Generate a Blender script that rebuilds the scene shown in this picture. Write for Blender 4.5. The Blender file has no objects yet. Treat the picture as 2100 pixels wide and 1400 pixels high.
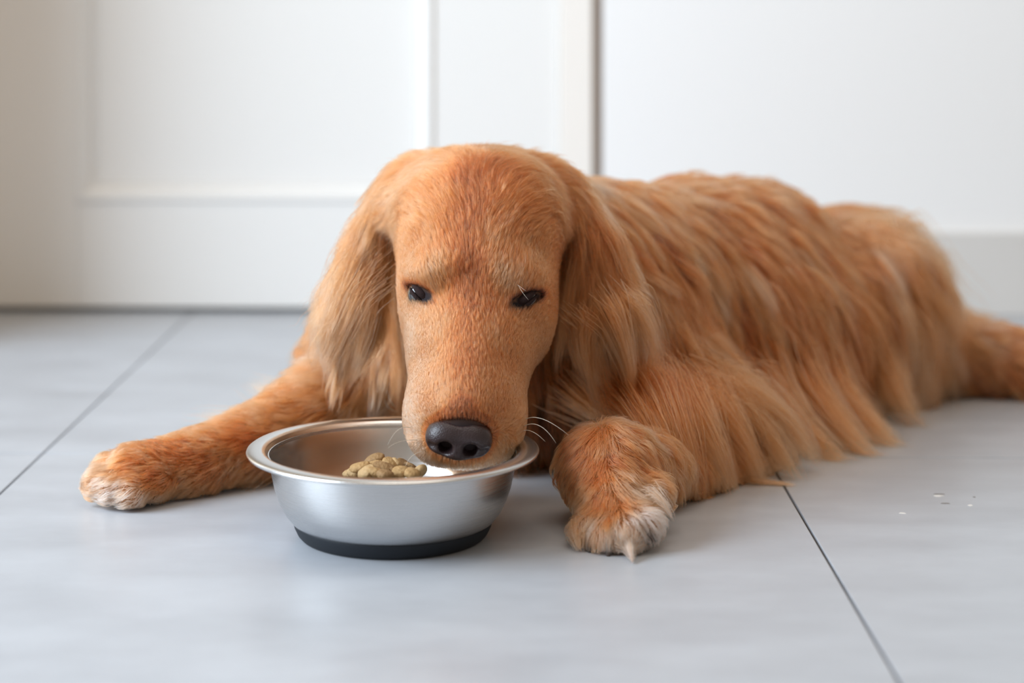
import bpy, math, random, time
import numpy as np
from mathutils import Vector, Matrix, kdtree
from mathutils.bvhtree import BVHTree

T0 = time.time()
rng = np.random.default_rng(7)
random.seed(7)
S = bpy.context.scene
C = S.collection

# ------------------------------------------------------------------ camera
F, CX, HY, H = 3890.0, 958.0, 34.0, 0.375       # focal length in px, principal point, camera height
cam = bpy.data.cameras.new('camera')
camo = bpy.data.objects.new('camera', cam)
C.objects.link(camo)
camo.location = (0, 0, H)
camo.rotation_euler = (math.pi / 2, 0, 0)
cam.sensor_width = 36
cam.lens = F / 2100 * 36
cam.shift_x = (1050 - CX) / 2100
cam.shift_y = -(700 - HY) / 2100
cam.dof.use_dof = True
cam.dof.focus_distance = 1.395
cam.dof.aperture_fstop = 2.9
cam.clip_start = 0.05
S.camera = camo

# ------------------------------------------------------------------ world and lights
w = bpy.data.worlds.new('world')
S.world = w
w.use_nodes = True
w.node_tree.nodes['Background'].inputs[0].default_value = (1.0, 0.86, 0.70, 1)
w.node_tree.nodes['Background'].inputs[1].default_value = 0.42


def area(name, loc, target, sx, sy, power, color):
    l = bpy.data.lights.new(name, 'AREA')
    l.shape = 'RECTANGLE'
    l.size = sx
    l.size_y = sy
    l.energy = power
    l.color = color
    o = bpy.data.objects.new(name, l)
    C.objects.link(o)
    o.location = loc
    o.rotation_euler = (Vector(target) - Vector(loc)).to_track_quat('-Z', 'Y').to_euler()
    return o


area('window_light', (-1.85, 0.80, 1.12), (0.1, 1.55, 0.1), 1.4, 1.5, 99, (0.75, 0.875, 1.0))
area('room_light', (0.3, 0.9, 2.45), (0.2, 1.9, 0.2), 1.6, 1.2, 15, (1.0, 0.92, 0.82))

vs = S.view_settings
vs.view_transform = 'Standard'
vs.look = 'None'
vs.gamma = 1
vs.exposure = 0.0
vs.use_curve_mapping = False
S.cycles.max_bounces = 7
S.cycles.diffuse_bounces = 3
S.cycles.transparent_max_bounces = 8


def W(px, py, Y):
    return np.array([(px - CX) / F * Y, Y, H - (py - HY) / F * Y])


def WP(p):                                         # world -> photograph pixel
    return CX + F * p[..., 0] / p[..., 1], HY + F * (H - p[..., 2]) / p[..., 1]


# ------------------------------------------------------------------ materials
def mat(name):
    m = bpy.data.materials.new(name)
    m.use_nodes = True
    return m, m.node_tree.nodes, m.node_tree.links, m.node_tree.nodes['Principled BSDF']


def simple(name, col, rough=0.5, metal=0.0, bump=0.0, scale=60, spec=0.5, var=0.0):
    m, n, l, b = mat(name)
    b.inputs['Base Color'].default_value = (*col, 1)
    b.inputs['Roughness'].default_value = rough
    b.inputs['Metallic'].default_value = metal
    b.inputs['Specular IOR Level'].default_value = spec
    tc = n.new('ShaderNodeTexCoord')
    no = n.new('ShaderNodeTexNoise')
    no.inputs['Scale'].default_value = scale
    no.inputs['Detail'].default_value = 5
    l.new(tc.outputs['Object'], no.inputs['Vector'])
    if bump:
        bp = n.new('ShaderNodeBump')
        bp.inputs['Strength'].default_value = bump
        bp.inputs['Distance'].default_value = 0.002
        l.new(no.outputs['Fac'], bp.inputs['Height'])
        l.new(bp.outputs['Normal'], b.inputs['Normal'])
    if var:
        mx = n.new('ShaderNodeMix')
        mx.data_type = 'RGBA'
        l.new(no.outputs['Fac'], mx.inputs[0])
        mx.inputs[6].default_value = (*[c * (1 - var) for c in col], 1)
        mx.inputs[7].default_value = (*[min(1, c * (1 + var)) for c in col], 1)
        l.new(mx.outputs[2], b.inputs['Base Color'])
    return m


def tile_material():
    m, n, l, b = mat('grey_porcelain')
    tc = n.new('ShaderNodeTexCoord')
    mp = n.new('ShaderNodeMapping')
    mp.inputs['Scale'].default_value = (2.2, 5.0, 1)
    n1 = n.new('ShaderNodeTexNoise')
    n1.inputs['Scale'].default_value = 3.0
    n1.inputs['Detail'].default_value = 8
    n1.inputs['Roughness'].default_value = 0.65
    geo = n.new('ShaderNodeNewGeometry')
    l.new(geo.outputs['Position'], mp.inputs['Vector'])
    l.new(mp.outputs['Vector'], n1.inputs['Vector'])
    cr = n.new('ShaderNodeValToRGB')
    cr.color_ramp.elements[0].position = 0.3
    cr.color_ramp.elements[0].color = (0.38, 0.395, 0.425, 1)
    cr.color_ramp.elements[1].position = 0.72
    cr.color_ramp.elements[1].color = (0.475, 0.495, 0.53, 1)
    l.new(n1.outputs['Fac'], cr.inputs['Fac'])
    l.new(cr.outputs['Color'], b.inputs['Base Color'])
    n2 = n.new('ShaderNodeTexNoise')
    n2.inputs['Scale'].default_value = 120
    n2.inputs['Detail'].default_value = 4
    l.new(geo.outputs['Position'], n2.inputs['Vector'])
    mr = n.new('ShaderNodeMapRange')
    mr.inputs['To Min'].default_value = 0.26
    mr.inputs['To Max'].default_value = 0.42
    l.new(n1.outputs['Fac'], mr.inputs['Value'])
    l.new(mr.outputs['Result'], b.inputs['Roughness'])
    bp = n.new('ShaderNodeBump')
    bp.inputs['Strength'].default_value = 0.12
    bp.inputs['Distance'].default_value = 0.0006
    l.new(n2.outputs['Fac'], bp.inputs['Height'])
    l.new(bp.outputs['Normal'], b.inputs['Normal'])
    b.inputs['Specular IOR Level'].default_value = 0.6
    return m


M_tile = tile_material()
M_skirt = simple('grey_skirting_tile', (0.66, 0.64, 0.615), 0.45, var=0.06, scale=6)
M_grout = simple('brown_grout', (0.115, 0.095, 0.08), 0.9, bump=0.4, scale=400, var=0.25)
M_wall = simple('white_wall_paint', (0.84, 0.835, 0.83), 0.7, bump=0.05, scale=90)
M_door = simple('cream_door_lacquer', (0.80, 0.79, 0.77), 0.35, bump=0.03, scale=40)
M_jamb = simple('cream_frame_lacquer', (0.84, 0.80, 0.75), 0.4, bump=0.03, scale=40)
M_chip = simple('pale_tile_chip', (0.75, 0.73, 0.70), 0.6)
M_chip_dark = simple('dark_tile_scratch', (0.22, 0.20, 0.19), 0.7)


# ------------------------------------------------------------------ mesh helpers
def link_mesh(name, verts, faces, m, parent=None, smooth=False):
    me = bpy.data.meshes.new(name)
    me.from_pydata([tuple(v) for v in verts], [], faces)
    me.update()
    if smooth:
        me.polygons.foreach_set('use_smooth', [True] * len(me.polygons))
    o = bpy.data.objects.new(name, me)
    C.objects.link(o)
    if m:
        me.materials.append(m)
    if parent:
        o.parent = parent
    return o


def box_data(x0, x1, y0, y1, z0, z1, bev=0.0):
    import bmesh
    bm = bmesh.new()
    vs_ = [bm.verts.new(p) for p in [(x0, y0, z0), (x1, y0, z0), (x1, y1, z0), (x0, y1, z0),
                                     (x0, y0, z1), (x1, y0, z1), (x1, y1, z1), (x0, y1, z1)]]
    for f in [(0, 3, 2, 1), (4, 5, 6, 7), (0, 1, 5, 4), (1, 2, 6, 5), (2, 3, 7, 6), (3, 0, 4, 7)]:
        bm.faces.new([vs_[i] for i in f])
    if bev:
        bmesh.ops.bevel(bm, geom=bm.edges[:], offset=bev, segments=2, affect='EDGES', profile=0.6)
    me = bpy.data.meshes.new('box')
    bm.to_mesh(me)
    bm.free()
    return me


def box(name, x0, x1, y0, y1, z0, z1, m, parent=None, bev=0.0):
    me = box_data(x0, x1, y0, y1, z0, z1, bev)
    me.name = name
    me.materials.append(m)
    o = bpy.data.objects.new(name, me)
    C.objects.link(o)
    if parent:
        o.parent = parent
    return o


def empty(name, loc=(0, 0, 0), rz=0.0, parent=None):
    o = bpy.data.objects.new(name, None)
    C.objects.link(o)
    o.location = loc
    o.rotation_euler = (0, 0, rz)
    o.empty_display_size = 0.1
    if parent:
        o.parent = parent
    return o


def tag(o, label, cat=None, group=None, kind=None):
    o['label'] = label
    if cat:
        o['category'] = cat
    if group:
        o['group'] = group
    if kind:
        o['kind'] = kind


# ------------------------------------------------------------------ the room (turned a little to the lens axis)
YAW = -math.radians(1.2)
YW = 2.40                                          # distance of the wall line
floor = box('floor', -3.0, 3.0, -1.5, 2.75, -0.06, -0.0035, M_grout)
floor.rotation_euler = (0, 0, YAW)
tag(floor, 'grey porcelain tile floor with thin brown grout joints', kind='structure')
XS = [0.2215 - 0.62 * k for k in range(4, -5, -1)]
YS = [1.622 + 0.62 * k for k in range(-5, 3)]
g = 0.0011
tile_me = box_data(g, 0.62 - g, g, 0.62 - g, -0.012, 0.0, 0.0006)
tile_me.name = 'tile'
tile_me.materials.append(M_tile)
for x0 in XS[:-1]:
    for y0 in YS[:-1]:
        if y0 > 2.3:
            continue
        t = bpy.data.objects.new('tile', tile_me)
        C.objects.link(t)
        t.parent = floor
        t.location = (x0, y0, 0)
# last row of cut tiles under the wall
y0 = YS[-2] if YS[-2] > 2.3 else YS[-1]
for i, x0 in enumerate(XS[:-1]):
    pass


def room_box(name, x0, x1, y0, y1, z0, z1, m, parent=None, bev=0.0):
    o = box(name, x0, x1, y0, y1, z0, z1, m, parent, bev)
    if parent is None:
        o.rotation_euler = (0, 0, YAW)
    return o


def RX(px, Y=YW):                                  # room x of a vertical line seen at pixel px on the wall
    c, s = math.cos(YAW), math.sin(YAW)
    # world (X,Y) = R(yaw)*(x,y); X/Y = (px-CX)/F
    k = (px - CX) / F
    return (k * Y * c + Y * s) / (c - k * s)


# door wall
xd0, xd1 = -0.70, RX(1146)                        # the door leaf goes on past the left border of the photograph
x_stileL, x_stileR = RX(160), RX(886)
zb = 0.006
z_rail = 0.375 - (412 - HY) / F * YW              # top of the bottom rail
door = empty('door_1', (0, 0, 0), YAW)
tag(door, 'white panelled door leaf with a recessed panel and a wide bottom rail', kind='structure')
zt = 2.03
room_box('stile', xd0, x_stileL, YW, YW + 0.04, zb, zt, M_door, door, 0.0015)
room_box('stile', x_stileR, xd1, YW, YW + 0.04, zb, zt, M_door, door, 0.0015)
room_box('bottom_rail', x_stileL, x_stileR, YW, YW + 0.04, zb, z_rail, M_door, door, 0.0015)
room_box('top_rail', x_stileL, x_stileR, YW, YW + 0.04, 1.9, zt, M_door, door, 0.0015)


def moulding(xa, xb, za, zb_):
    """picture-frame bead round the recessed panel: one mitred ring, raised lip, slope, inner bead"""
    prof = [(0.0, 0.0), (0.002, -0.004), (0.009, -0.004), (0.013, 0.002), (0.019, 0.011), (0.021, 0.013),
            (0.0235, 0.0115), (0.026, 0.0165)]
    vv, ff = [], []
    for (o_, d) in prof:
        for (x, z) in ((xa + o_, za + o_), (xb - o_, za + o_), (xb - o_, zb_ - o_), (xa + o_, zb_ - o_)):
            vv.append((x, YW + d, z))
    for i in range(len(prof) - 1):
        for j in range(4):
            k = (j + 1) % 4
            ff.append((i * 4 + j, i * 4 + k, (i + 1) * 4 + k, (i + 1) * 4 + j))
    return vv, ff


vv, ff = moulding(x_stileL - 0.002, x_stileR + 0.002, z_rail - 0.002, 1.9)
link_mesh('panel_moulding', vv, ff, M_door, door)
room_box('panel', x_stileL + 0.02, x_stileR - 0.02, YW + 0.0145, YW + 0.03, z_rail + 0.02, 1.88, M_door, door)

jamb = room_box('trim_1', RX(1147), RX(1215), YW - 0.006, YW + 0.10, 0.0, 2.08, M_jamb, None, 0.002)
tag(jamb, 'cream door frame post between the white door and the wall', kind='structure')
gap = room_box('trim_2', RX(1210), RX(1240), YW + 0.012, YW + 0.10, 0.0, 2.08, simple('taupe_gap', (0.48, 0.41, 0.36), 0.8))
tag(gap, 'narrow shaded taupe joint between door frame and wall', kind='structure')
back = room_box('wall_back', RX(1236), 2.9, YW + 0.002, YW + 0.16, 0.0, 2.6, M_wall, None, 0.003)
tag(back, 'plain white painted wall behind the dog', kind='structure')
wl = room_box('wall_dark_backing', -2.9, RX(1236), YW + 0.1, YW + 0.2, 0.0, 2.6, simple('painted_door_dark', (0.16, 0.14, 0.12), 0.9))  # dark colour stands in for the unlit space behind the door
tag(wl, 'dark painted backing standing for the unlit space behind the door leaf', kind='structure')
wl2 = room_box('wall_left', -2.9, xd0 - 0.012, YW - 0.02, YW + 0.1, 0.0, 2.6, M_jamb, None, 0.003)
tag(wl2, 'beige door frame and wall at the left border', kind='structure')
side = room_box('wall_light_blocker', -0.97, -0.72, 2.05, YW - 0.02, 0.0, 2.6, simple('beige_blocker_paint', (0.70, 0.54, 0.36), 0.7), None, 0.003)  # added out of view to shade and warm the left of the door
tag(side, 'unseen beige wall stub added to keep window light off the left of the door', kind='structure')
over = room_box('trim_3', -0.75, RX(1236), YW + 0.001, YW + 0.1, 2.04, 2.6, M_wall)
tag(over, 'white wall above the door', kind='structure')
zsk = 0.104
sk = empty('baseboard_back', (0, 0, 0), YAW)
tag(sk, 'grey tiled skirting along the white wall', kind='structure')
x = RX(1240)
k = 0
while x < 2.6:
    room_box('skirting_tile', x + 0.001, min(x + 0.62, 2.6), YW - 0.008, YW + 0.004, 0.0, zsk, M_skirt, sk, 0.0012)
    x += 0.62
    k += 1
# small chips and scratches in the tile near the right border
for (px, py, wd, dk) in ((1926, 1013, .009, 1), (1924, 1016.5, .008, 0), (1939, 1032, .007, 1), (1851, 1052, .005, 0), (1990, 1036, .004, 0), (1998, 1019, .002, 1)):
    Y = H * F / (py - HY)
    X = (px - CX) / F * Y
    n_ = 9
    vv = [(X + wd * .5 * math.cos(a) * (1 + .25 * math.sin(3 * a + px)), Y + 0.0022 * math.sin(a) * (1 + .3 * math.sin(2 * a + py)), 0.00012) for a in [2 * math.pi * i / n_ for i in range(n_)]]
    vv += [(v[0], v[1], -0.0006) for v in vv]
    ff = [tuple(range(n_))] + [(i, i + n_, (i + 1) % n_ + n_, (i + 1) % n_) for i in range(n_)]
    o = link_mesh('tile_chip', vv, ff, M_chip_dark if dk else M_chip, floor)
    o.rotation_euler = (0, 0, -YAW)
print('room', time.time() - T0)

# ------------------------------------------------------------------ bowl
BY = 1.375
BX = (806 - CX) / F * BY


def lathe(prof, n=128):
    vv, ff = [], []
    for r, z in prof:
        for i in range(n):
            a = 2 * math.pi * i / n
            vv.append((r * math.cos(a), r * math.sin(a), z))
    for j in range(len(prof) - 1):
        for i in range(n):
            k = (i + 1) % n
            ff.append((j * n + i, j * n + k, (j + 1) * n + k, (j + 1) * n + i))
    return vv, ff


def steel(name, rough, col=(0.60, 0.60, 0.605)):
    m, n, l, b = mat(name)
    b.inputs['Metallic'].default_value = 1
    b.inputs['Base Color'].default_value = (*col, 1)
    tc = n.new('ShaderNodeTexCoord')
    mp = n.new('ShaderNodeMapping')
    mp.inputs['Scale'].default_value = (6, 6, 2600)
    no = n.new('ShaderNodeTexNoise')
    no.inputs['Scale'].default_value = 1
    no.inputs['Detail'].default_value = 3
    l.new(tc.outputs['Object'], mp.inputs['Vector'])
    l.new(mp.outputs['Vector'], no.inputs['Vector'])
    mr = n.new('ShaderNodeMapRange')
    mr.inputs['To Min'].default_value = rough - 0.05
    mr.inputs['To Max'].default_value = rough + 0.07
    l.new(no.outputs['Fac'], mr.inputs['Value'])
    l.new(mr.outputs['Result'], b.inputs['Roughness'])
    bp = n.new('ShaderNodeBump')
    bp.inputs['Strength'].default_value = 0.06
    bp.inputs['Distance'].default_value = 0.0002
    l.new(no.outputs['Fac'], bp.inputs['Height'])
    l.new(bp.outputs['Normal'], b.inputs['Normal'])
    b.inputs['Anisotropic'].default_value = 0.7
    tg = n.new('ShaderNodeTangent')
    tg.direction_type = 'RADIAL'
    tg.axis = 'Z'
    l.new(tg.outputs['Tangent'], b.inputs['Tangent'])
    return m


bowl = empty('pet_bowl', (BX, BY, 0))
tag(bowl, 'brushed stainless steel dog bowl with a flared rim on the tiled floor', 'bowl')
outer = [(0.070, 0.0105), (0.0735, 0.0125), (0.0785, 0.0185), (0.0825, 0.0265), (0.0857, 0.036), (0.0878, 0.046), (0.0890, 0.056), (0.0895, 0.0598)]
vv, ff = lathe([(0.0, 0.0085), (0.05, 0.0085), (0.066, 0.009)] + outer)
link_mesh('outer_wall', vv, ff, steel('brushed_steel_outside', 0.27), bowl, True)
inner = [(0.0, 0.0115), (0.05, 0.0115), (0.063, 0.0125), (0.071, 0.0165), (0.078, 0.024), (0.083, 0.034), (0.0865, 0.046), (0.0885, 0.056), (0.0905, 0.0605), (0.0925, 0.0625)]
vv, ff = lathe(inner)
link_mesh('inner_wall', vv, ff, steel('steel_inside', 0.2), bowl, True)
rim = [(0.0925, 0.0625), (0.0945, 0.0637), (0.097, 0.0642), (0.101, 0.0640), (0.1043, 0.0634), (0.1056, 0.0625), (0.1060, 0.0614), (0.1054, 0.0604), (0.1040, 0.0600), (0.100, 0.0601), (0.094, 0.0602), (0.0895, 0.0598)]
vv, ff = lathe(rim)
link_mesh('rim', vv, ff, steel('steel_rim', 0.22, (0.66, 0.66, 0.66)), bowl, True)
ring = [(0.0, 0.0), (0.062, 0.0), (0.0668, 0.0006), (0.0690, 0.003), (0.0712, 0.0075), (0.0722, 0.0108), (0.0722, 0.0118), (0.0712, 0.0116)]
vv, ff = lathe(ring)
link_mesh('rubber_base', vv, ff, simple('dark_rubber', (0.012, 0.015, 0.020), 0.6, spec=0.3), bowl, True)

# ------------------------------------------------------------------ kibble
M_kib = []
for i, c in enumerate([(0.37, 0.225, 0.09), (0.43, 0.28, 0.13), (0.26, 0.15, 0.06)]):
    M_kib.append(simple('biscuit_%d' % i, c, 0.75, bump=0.9, scale=260, var=0.22))
import bmesh


def kib_mesh(seed, m):
    r = random.Random(seed)
    bm = bmesh.new()
    bmesh.ops.create_icosphere(bm, subdivisions=3, radius=1)
    a, b_, c_ = 0.0074 + r.uniform(-.0006, .0008), 0.0060 + r.uniform(-.0005, .0005), 0.0035 + r.uniform(-.0003, .0004)
    ph = r.uniform(0, 6)
    for v in bm.verts:
        x, y, z = v.co
        q = 1 + 0.05 * math.sin(4 * x + ph) * math.cos(3 * y + ph) + 0.03 * math.sin(9 * y + 5 * z + ph)
        e = 0.8
        zz = math.copysign(abs(z) ** e, z)
        v.co = Vector((x * a * q, y * b_ * q, zz * c_ * q * (1 - 0.12 * (x * x))))
    for f in bm.faces:
        f.smooth = True
    me = bpy.data.meshes.new('kibble')
    bm.to_mesh(me)
    bm.free()
    me.materials.append(m)
    return me


KM = [kib_mesh(i, M_kib[i % 3]) for i in range(6)]
kg = 'dry food biscuits heaped in the bowl'


def kib(p, rot, i, label):
    o = bpy.data.objects.new('kibble', KM[i % 6])
    C.objects.link(o)
    o.location = p
    o.rotation_euler = rot
    tag(o, label, 'dog food', kg)
    return o


KC = np.array(W(795, 1000, 1.372))
vis = [  # px, py, depth, tilt about view axis (deg), spin, lean toward lens
    (738, 958, 1.366, -14, 0, 8, 'long golden biscuit at the upper left of the heap in the bowl'),
    (769, 942, 1.378, -18, 0, 12, 'topmost pale biscuit on the crest of the heap'),
    (780, 947, 1.384, 40, 30, -40, 'darker biscuit tucked behind the topmost one on the crest'),
    (768, 953, 1.373, -12, 10, 5, 'flat biscuit directly under the topmost one in the heap'),
    (784, 958, 1.362, 8, 0, 16, 'large biscuit resting in the middle front of the heap'),
    (731, 969, 1.368, 4, 20, 2, 'biscuit at the far left foot of the heap'),
    (752, 968, 1.354, -30, 0, 20, 'slanting biscuit below the long golden one at the front left'),
    (774, 969, 1.352, 20, 20, 0, 'small pale biscuit under the large middle one'),
    (790, 973, 1.346, 6, 90, 10, 'biscuit at the near foot of the heap beside the bowl rim'),
    (813, 957, 1.374, 70, 0, -35, 'dark biscuit standing on edge right of the middle'),
    (822, 967, 1.358, -10, 40, 15, 'rough biscuit in front of the one standing on edge'),
    (830, 956, 1.386, 30, 20, 30, 'tan biscuit at the back right of the heap'),
    (843, 962, 1.378, 40, 80, 20, 'round biscuit near the right end of the heap'),
    (860, 967, 1.362, 10, 60, -45, 'rightmost brown biscuit of the heap, its dark side facing out'),
    (845, 970, 1.356, -5, 90, 10, 'biscuit lying between the rough one and the rightmost one'),
    (806, 966, 1.364, 35, 20, 10, 'biscuit leaning under the one standing on edge'),
    (722, 972, 1.372, 0, 0, 0, 'half hidden biscuit left of the heap just above the rim'),
    (802, 951, 1.372, 25, 10, 20, 'biscuit just right of the crest'),
]
placed = []
for i, (px, py, Y, t, s, ln, lab) in enumerate(vis):
    p = W(px, py, Y)
    placed.append(p)
    kib(p, (math.radians(ln), math.radians(t), math.radians(s)), i * 5 + i // 6, lab)
# the rest of the heap, below the rim
cnt = 0
rr = random.Random(3)
layers = [(0.0165, 0.052), (0.0240, 0.046), (0.0315, 0.036), (0.0380, 0.024)]
for z, R_ in layers:
    for gx in np.arange(-R_, R_ + .001, 0.0155):
        for gy in np.arange(-R_, R_ + .001, 0.0145):
            if gx * gx + gy * gy > R_ * R_:
                continue
            p = np.array([KC[0] + gx + rr.uniform(-.002, .002), KC[1] - 0.0 + gy + rr.uniform(-.002, .002), z + rr.uniform(-.001, .001)])
            if math.hypot(p[0] - BX, p[1] - BY) > 0.062 + (z - .0165) * .6:
                continue
            if placed and min(np.linalg.norm((p - q) * (1, 1, 1.6)) for q in placed) < 0.0115:
                continue
            placed.append(p)
            kib(p, (rr.uniform(-.45, .45), rr.uniform(-.45, .45), rr.uniform(0, 6.28)), cnt, 'tan oval biscuit in the lower layers of the heap, mostly hidden by the bowl')
            cnt += 1
print('bowl', time.time() - T0, cnt)

#DOG_START
# ------------------------------------------------------------------ the dog: signed distance field
GX0, GX1, GY0, GY1, GZ0, GZ1 = -0.37, 0.68, 1.27, 2.12, -0.012, 0.31
VX = 0.0035
nx, ny, nz = [int(round((b - a) / VX)) for a, b in ((GX0, GX1), (GY0, GY1), (GZ0, GZ1))]
CLIP = 0.06
G = np.full((nx, ny, nz), CLIP, np.float32)
PRIMS = []


def prim(reg, kind, k, **kw):
    PRIMS.append((reg, kind, k, kw))


def ell(reg, px, py, Y, r, k=0.02, tilt=0, turn=0, nod=0):
    """ellipsoid centred on a pixel at a depth; tilt = roll about the view axis (deg, clockwise), turn = about z"""
    R_ = (Matrix.Rotation(math.radians(turn), 3, 'Z') @ Matrix.Rotation(math.radians(tilt), 3, 'Y') @ Matrix.Rotation(math.radians(nod), 3, 'X'))
    prim(reg, 'e', k, c=W(px, py, Y), r=np.array(r, float), R=np.array(R_))


def cap(reg, a, b_, ra, rb, k=0.02, flat=(1, 1, 1)):
    prim(reg, 'c', k, a=W(*a), b=W(*b_), ra=ra, rb=rb, flat=np.array(flat, float))


def evalp(pr, P):
    reg, kind, k, q = pr
    if kind == 'e':
        d = (P - q['c']) @ q['R']
        k0 = np.sqrt(((d / q['r']) ** 2).sum(-1)) + 1e-9
        k1 = np.sqrt(((d / q['r'] ** 2) ** 2).sum(-1)) + 1e-9
        return k0 * (k0 - 1) / k1
    f = q['flat']
    a, b_ = q['a'] * f, q['b'] * f
    p = P * f
    ab = b_ - a
    t = np.clip(((p - a) @ ab) / (ab @ ab), 0, 1)
    return (np.sqrt(((p - a - t[..., None] * ab) ** 2).sum(-1)) - (q['ra'] + t * (q['rb'] - q['ra']))) / f.max()


def bbox(pr):
    reg, kind, k, q = pr
    if kind == 'e':
        e = np.sqrt(((q['R'] * q['r']) ** 2).sum(1))
        return q['c'] - e, q['c'] + e
    r = max(q['ra'], q['rb']) / min(q['flat'])
    return np.minimum(q['a'], q['b']) - r, np.maximum(q['a'], q['b']) + r


# torso
ell('coat', 1190, 650, 1.69, (.106, .12, .100), .03)
ell('coat', 1290, 590, 1.73, (.098, .10, .088), .03)
ell('coat', 1420, 592, 1.80, (.110, .112, .099), .03)
ell('coat', 1535, 588, 1.865, (.092, .11, .103), .03)
ell('coat', 1735, 610, 1.95, (.088, .10, .086), .02)
ell('coat', 1500, 690, 1.75, (.085, .075, .070), .04)        # belly on the near side
ell('coat', 1620, 690, 1.81, (.085, .075, .065), .04)
ell('coat', 1010, 770, 1.61, (.115, .060, .068), .04)        # breast between the forelegs
ell('coat', 820, 705, 1.65, (.066, .06, .082), .03)          # far shoulder
cap('coat', (1000, 445, 1.56), (1190, 570, 1.68), .052, .078, .03)   # neck
cap('coat', (960, 560, 1.56), (960, 740, 1.62), .062, .07, .03)      # throat
# thighs, hocks
ell('hind_leg_fur', 1785, 645, 1.87, (.064, .070, .078), .03, tilt=15)
cap('hind_leg_fur', (1830, 740, 1.87), (1960, 735, 1.89), .040, .030, .03)
cap('hind_leg_fur', (1950, 735, 1.90), (2060, 738, 1.875), .030, .025, .02)
cap('hind_leg_fur', (2060, 738, 1.875), (2200, 775, 1.85), .025, .024, .02)
# far foreleg stretched to the left
cap('foreleg_fur', (800, 740, 1.64), (640, 868, 1.57), .050, .034, .03)
cap('foreleg_fur', (640, 872, 1.57), (390, 957, 1.495), .033, .0215, .015)
cap('foreleg_fur', (390, 957, 1.495), (275, 975, 1.465), .0215, .022, .012)
for (px, py, Y) in ((205, 992, 1.455), (232, 1003, 1.447), (268, 1010, 1.443), (225, 962, 1.47)):
    cap('foreleg_fur', (300, 985, 1.462), (px, py, Y), .017, .0115, .004)
# near foreleg, folded: elbow out to the right, wrist and paw to the lens
cap('foreleg_fur.001', (1350, 750, 1.64), (1515, 888, 1.60), .050, .030, .03)
cap('foreleg_fur.001', (1520, 910, 1.595), (1390, 960, 1.50), .026, .022, .02)
cap('foreleg_fur.001', (1390, 960, 1.50), (1245, 962, 1.405), .022, .0295, .02)
cap('foreleg_fur.001', (1240, 962, 1.405), (1258, 1045, 1.365), .030, .0235, .015)
for (px, py, Y) in ((1208, 1090, 1.345), (1243, 1102, 1.333), (1285, 1098, 1.33), (1320, 1080, 1.337)):
    cap('foreleg_fur.001', (1258, 1045, 1.368), (px, py, Y), .018, .0125, .004)
ell('foreleg_fur.001', 1340, 1012, 1.375, (.012, .012, .010), .008)   # dewclaw knuckle
# head
ell('head_fur', 982, 440, 1.505, (.060, .060, .046), .02)
ell('head_fur', 968, 418, 1.535, (.066, .050, .035), .02)
ell('head_fur', 925, 455, 1.485, (.038, .044, .042), .018)
ell('head_fur', 1042, 455, 1.487, (.038, .044, .042), .018)
ell('head_fur', 977, 560, 1.465, (.056, .050, .055), .02)
ell('head_fur', 898, 650, 1.460, (.024, .038, .040), .02)      # cheeks
ell('head_fur', 1062, 645, 1.460, (.026, .038, .040), .02)
ell('head_fur', 905, 555, 1.428, (.021, .015, .014), .015, tilt=-15)  # brows
ell('head_fur', 1040, 562, 1.430, (.021, .015, .014), .015, tilt=15)
cap('head_fur', (970, 670, 1.442), (954, 840, 1.390), .0425, .033, .015, (1, 1.05, 1))
cap('head_fur', (967, 640, 1.428), (945, 850, 1.373), .024, .025, .012)          # bridge
ell('head_fur', 908, 735, 1.425, (.022, .03, .040), .015)
ell('head_fur', 1018, 735, 1.427, (.022, .03, .040), .015)
ell('head_fur', 898, 845, 1.395, (.0235, .028, .033), .012, tilt=6)               # upper lips
ell('head_fur', 1008, 842, 1.397, (.0235, .028, .034), .012, tilt=-8)
ell('head_fur', 950, 905, 1.385, (.030, .022, .015), .012)
ell('head_fur', 962, 850, 1.425, (.030, .022, .045), .012)                       # lower jaw
# ears
cap('ear_fur', (832, 388, 1.53), (746, 520, 1.515), .016, .015, .022, (1, 1.5, 1))
cap('ear_fur', (746, 520, 1.515), (722, 655, 1.505), .014, .018, .004, (1, 1.6, 1))
cap('ear_fur.001', (1140, 386, 1.53), (1222, 520, 1.510), .016, .019, .022, (1, 1.5, 1))
cap('ear_fur.001', (1222, 520, 1.510), (1250, 675, 1.500), .019, .023, .004, (1, 1.6, 1))

for pr in PRIMS:
    lo, hi = bbox(pr)
    mg = CLIP
    i0 = [max(0, int((lo[a] - mg - o) / VX)) for a, o in enumerate((GX0, GY0, GZ0))]
    i1 = [min(n_, int((hi[a] + mg - o) / VX) + 2) for a, (o, n_) in enumerate(((GX0, nx), (GY0, ny), (GZ0, nz)))]
    xs = GX0 + VX * np.arange(i0[0], i1[0])
    ys = GY0 + VX * np.arange(i0[1], i1[1])
    zs = GZ0 + VX * np.arange(i0[2], i1[2])
    P = np.stack(np.meshgrid(xs, ys, zs, indexing='ij'), -1)
    d = evalp(pr, P).astype(np.float32)
    sub = G[i0[0]:i1[0], i0[1]:i1[1], i0[2]:i1[2]]
    k = pr[2]
    h = np.maximum(k - np.abs(sub - d), 0) / k
    sub[:] = np.minimum(np.minimum(sub, d) - h * h * k * 0.25, CLIP)
# eye sockets
EYES = [(862, 606, 1.4265, 40), (1076, 617, 1.4285, -28)]
_x = GX0 + VX * np.arange(nx)
_y = GY0 + VX * np.arange(ny)
_z = GZ0 + VX * np.arange(nz)
G = np.maximum(G, (0.0015 - _z)[None, None, :]).astype(np.float32)
print('sdf', G.shape, time.time() - T0)


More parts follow.
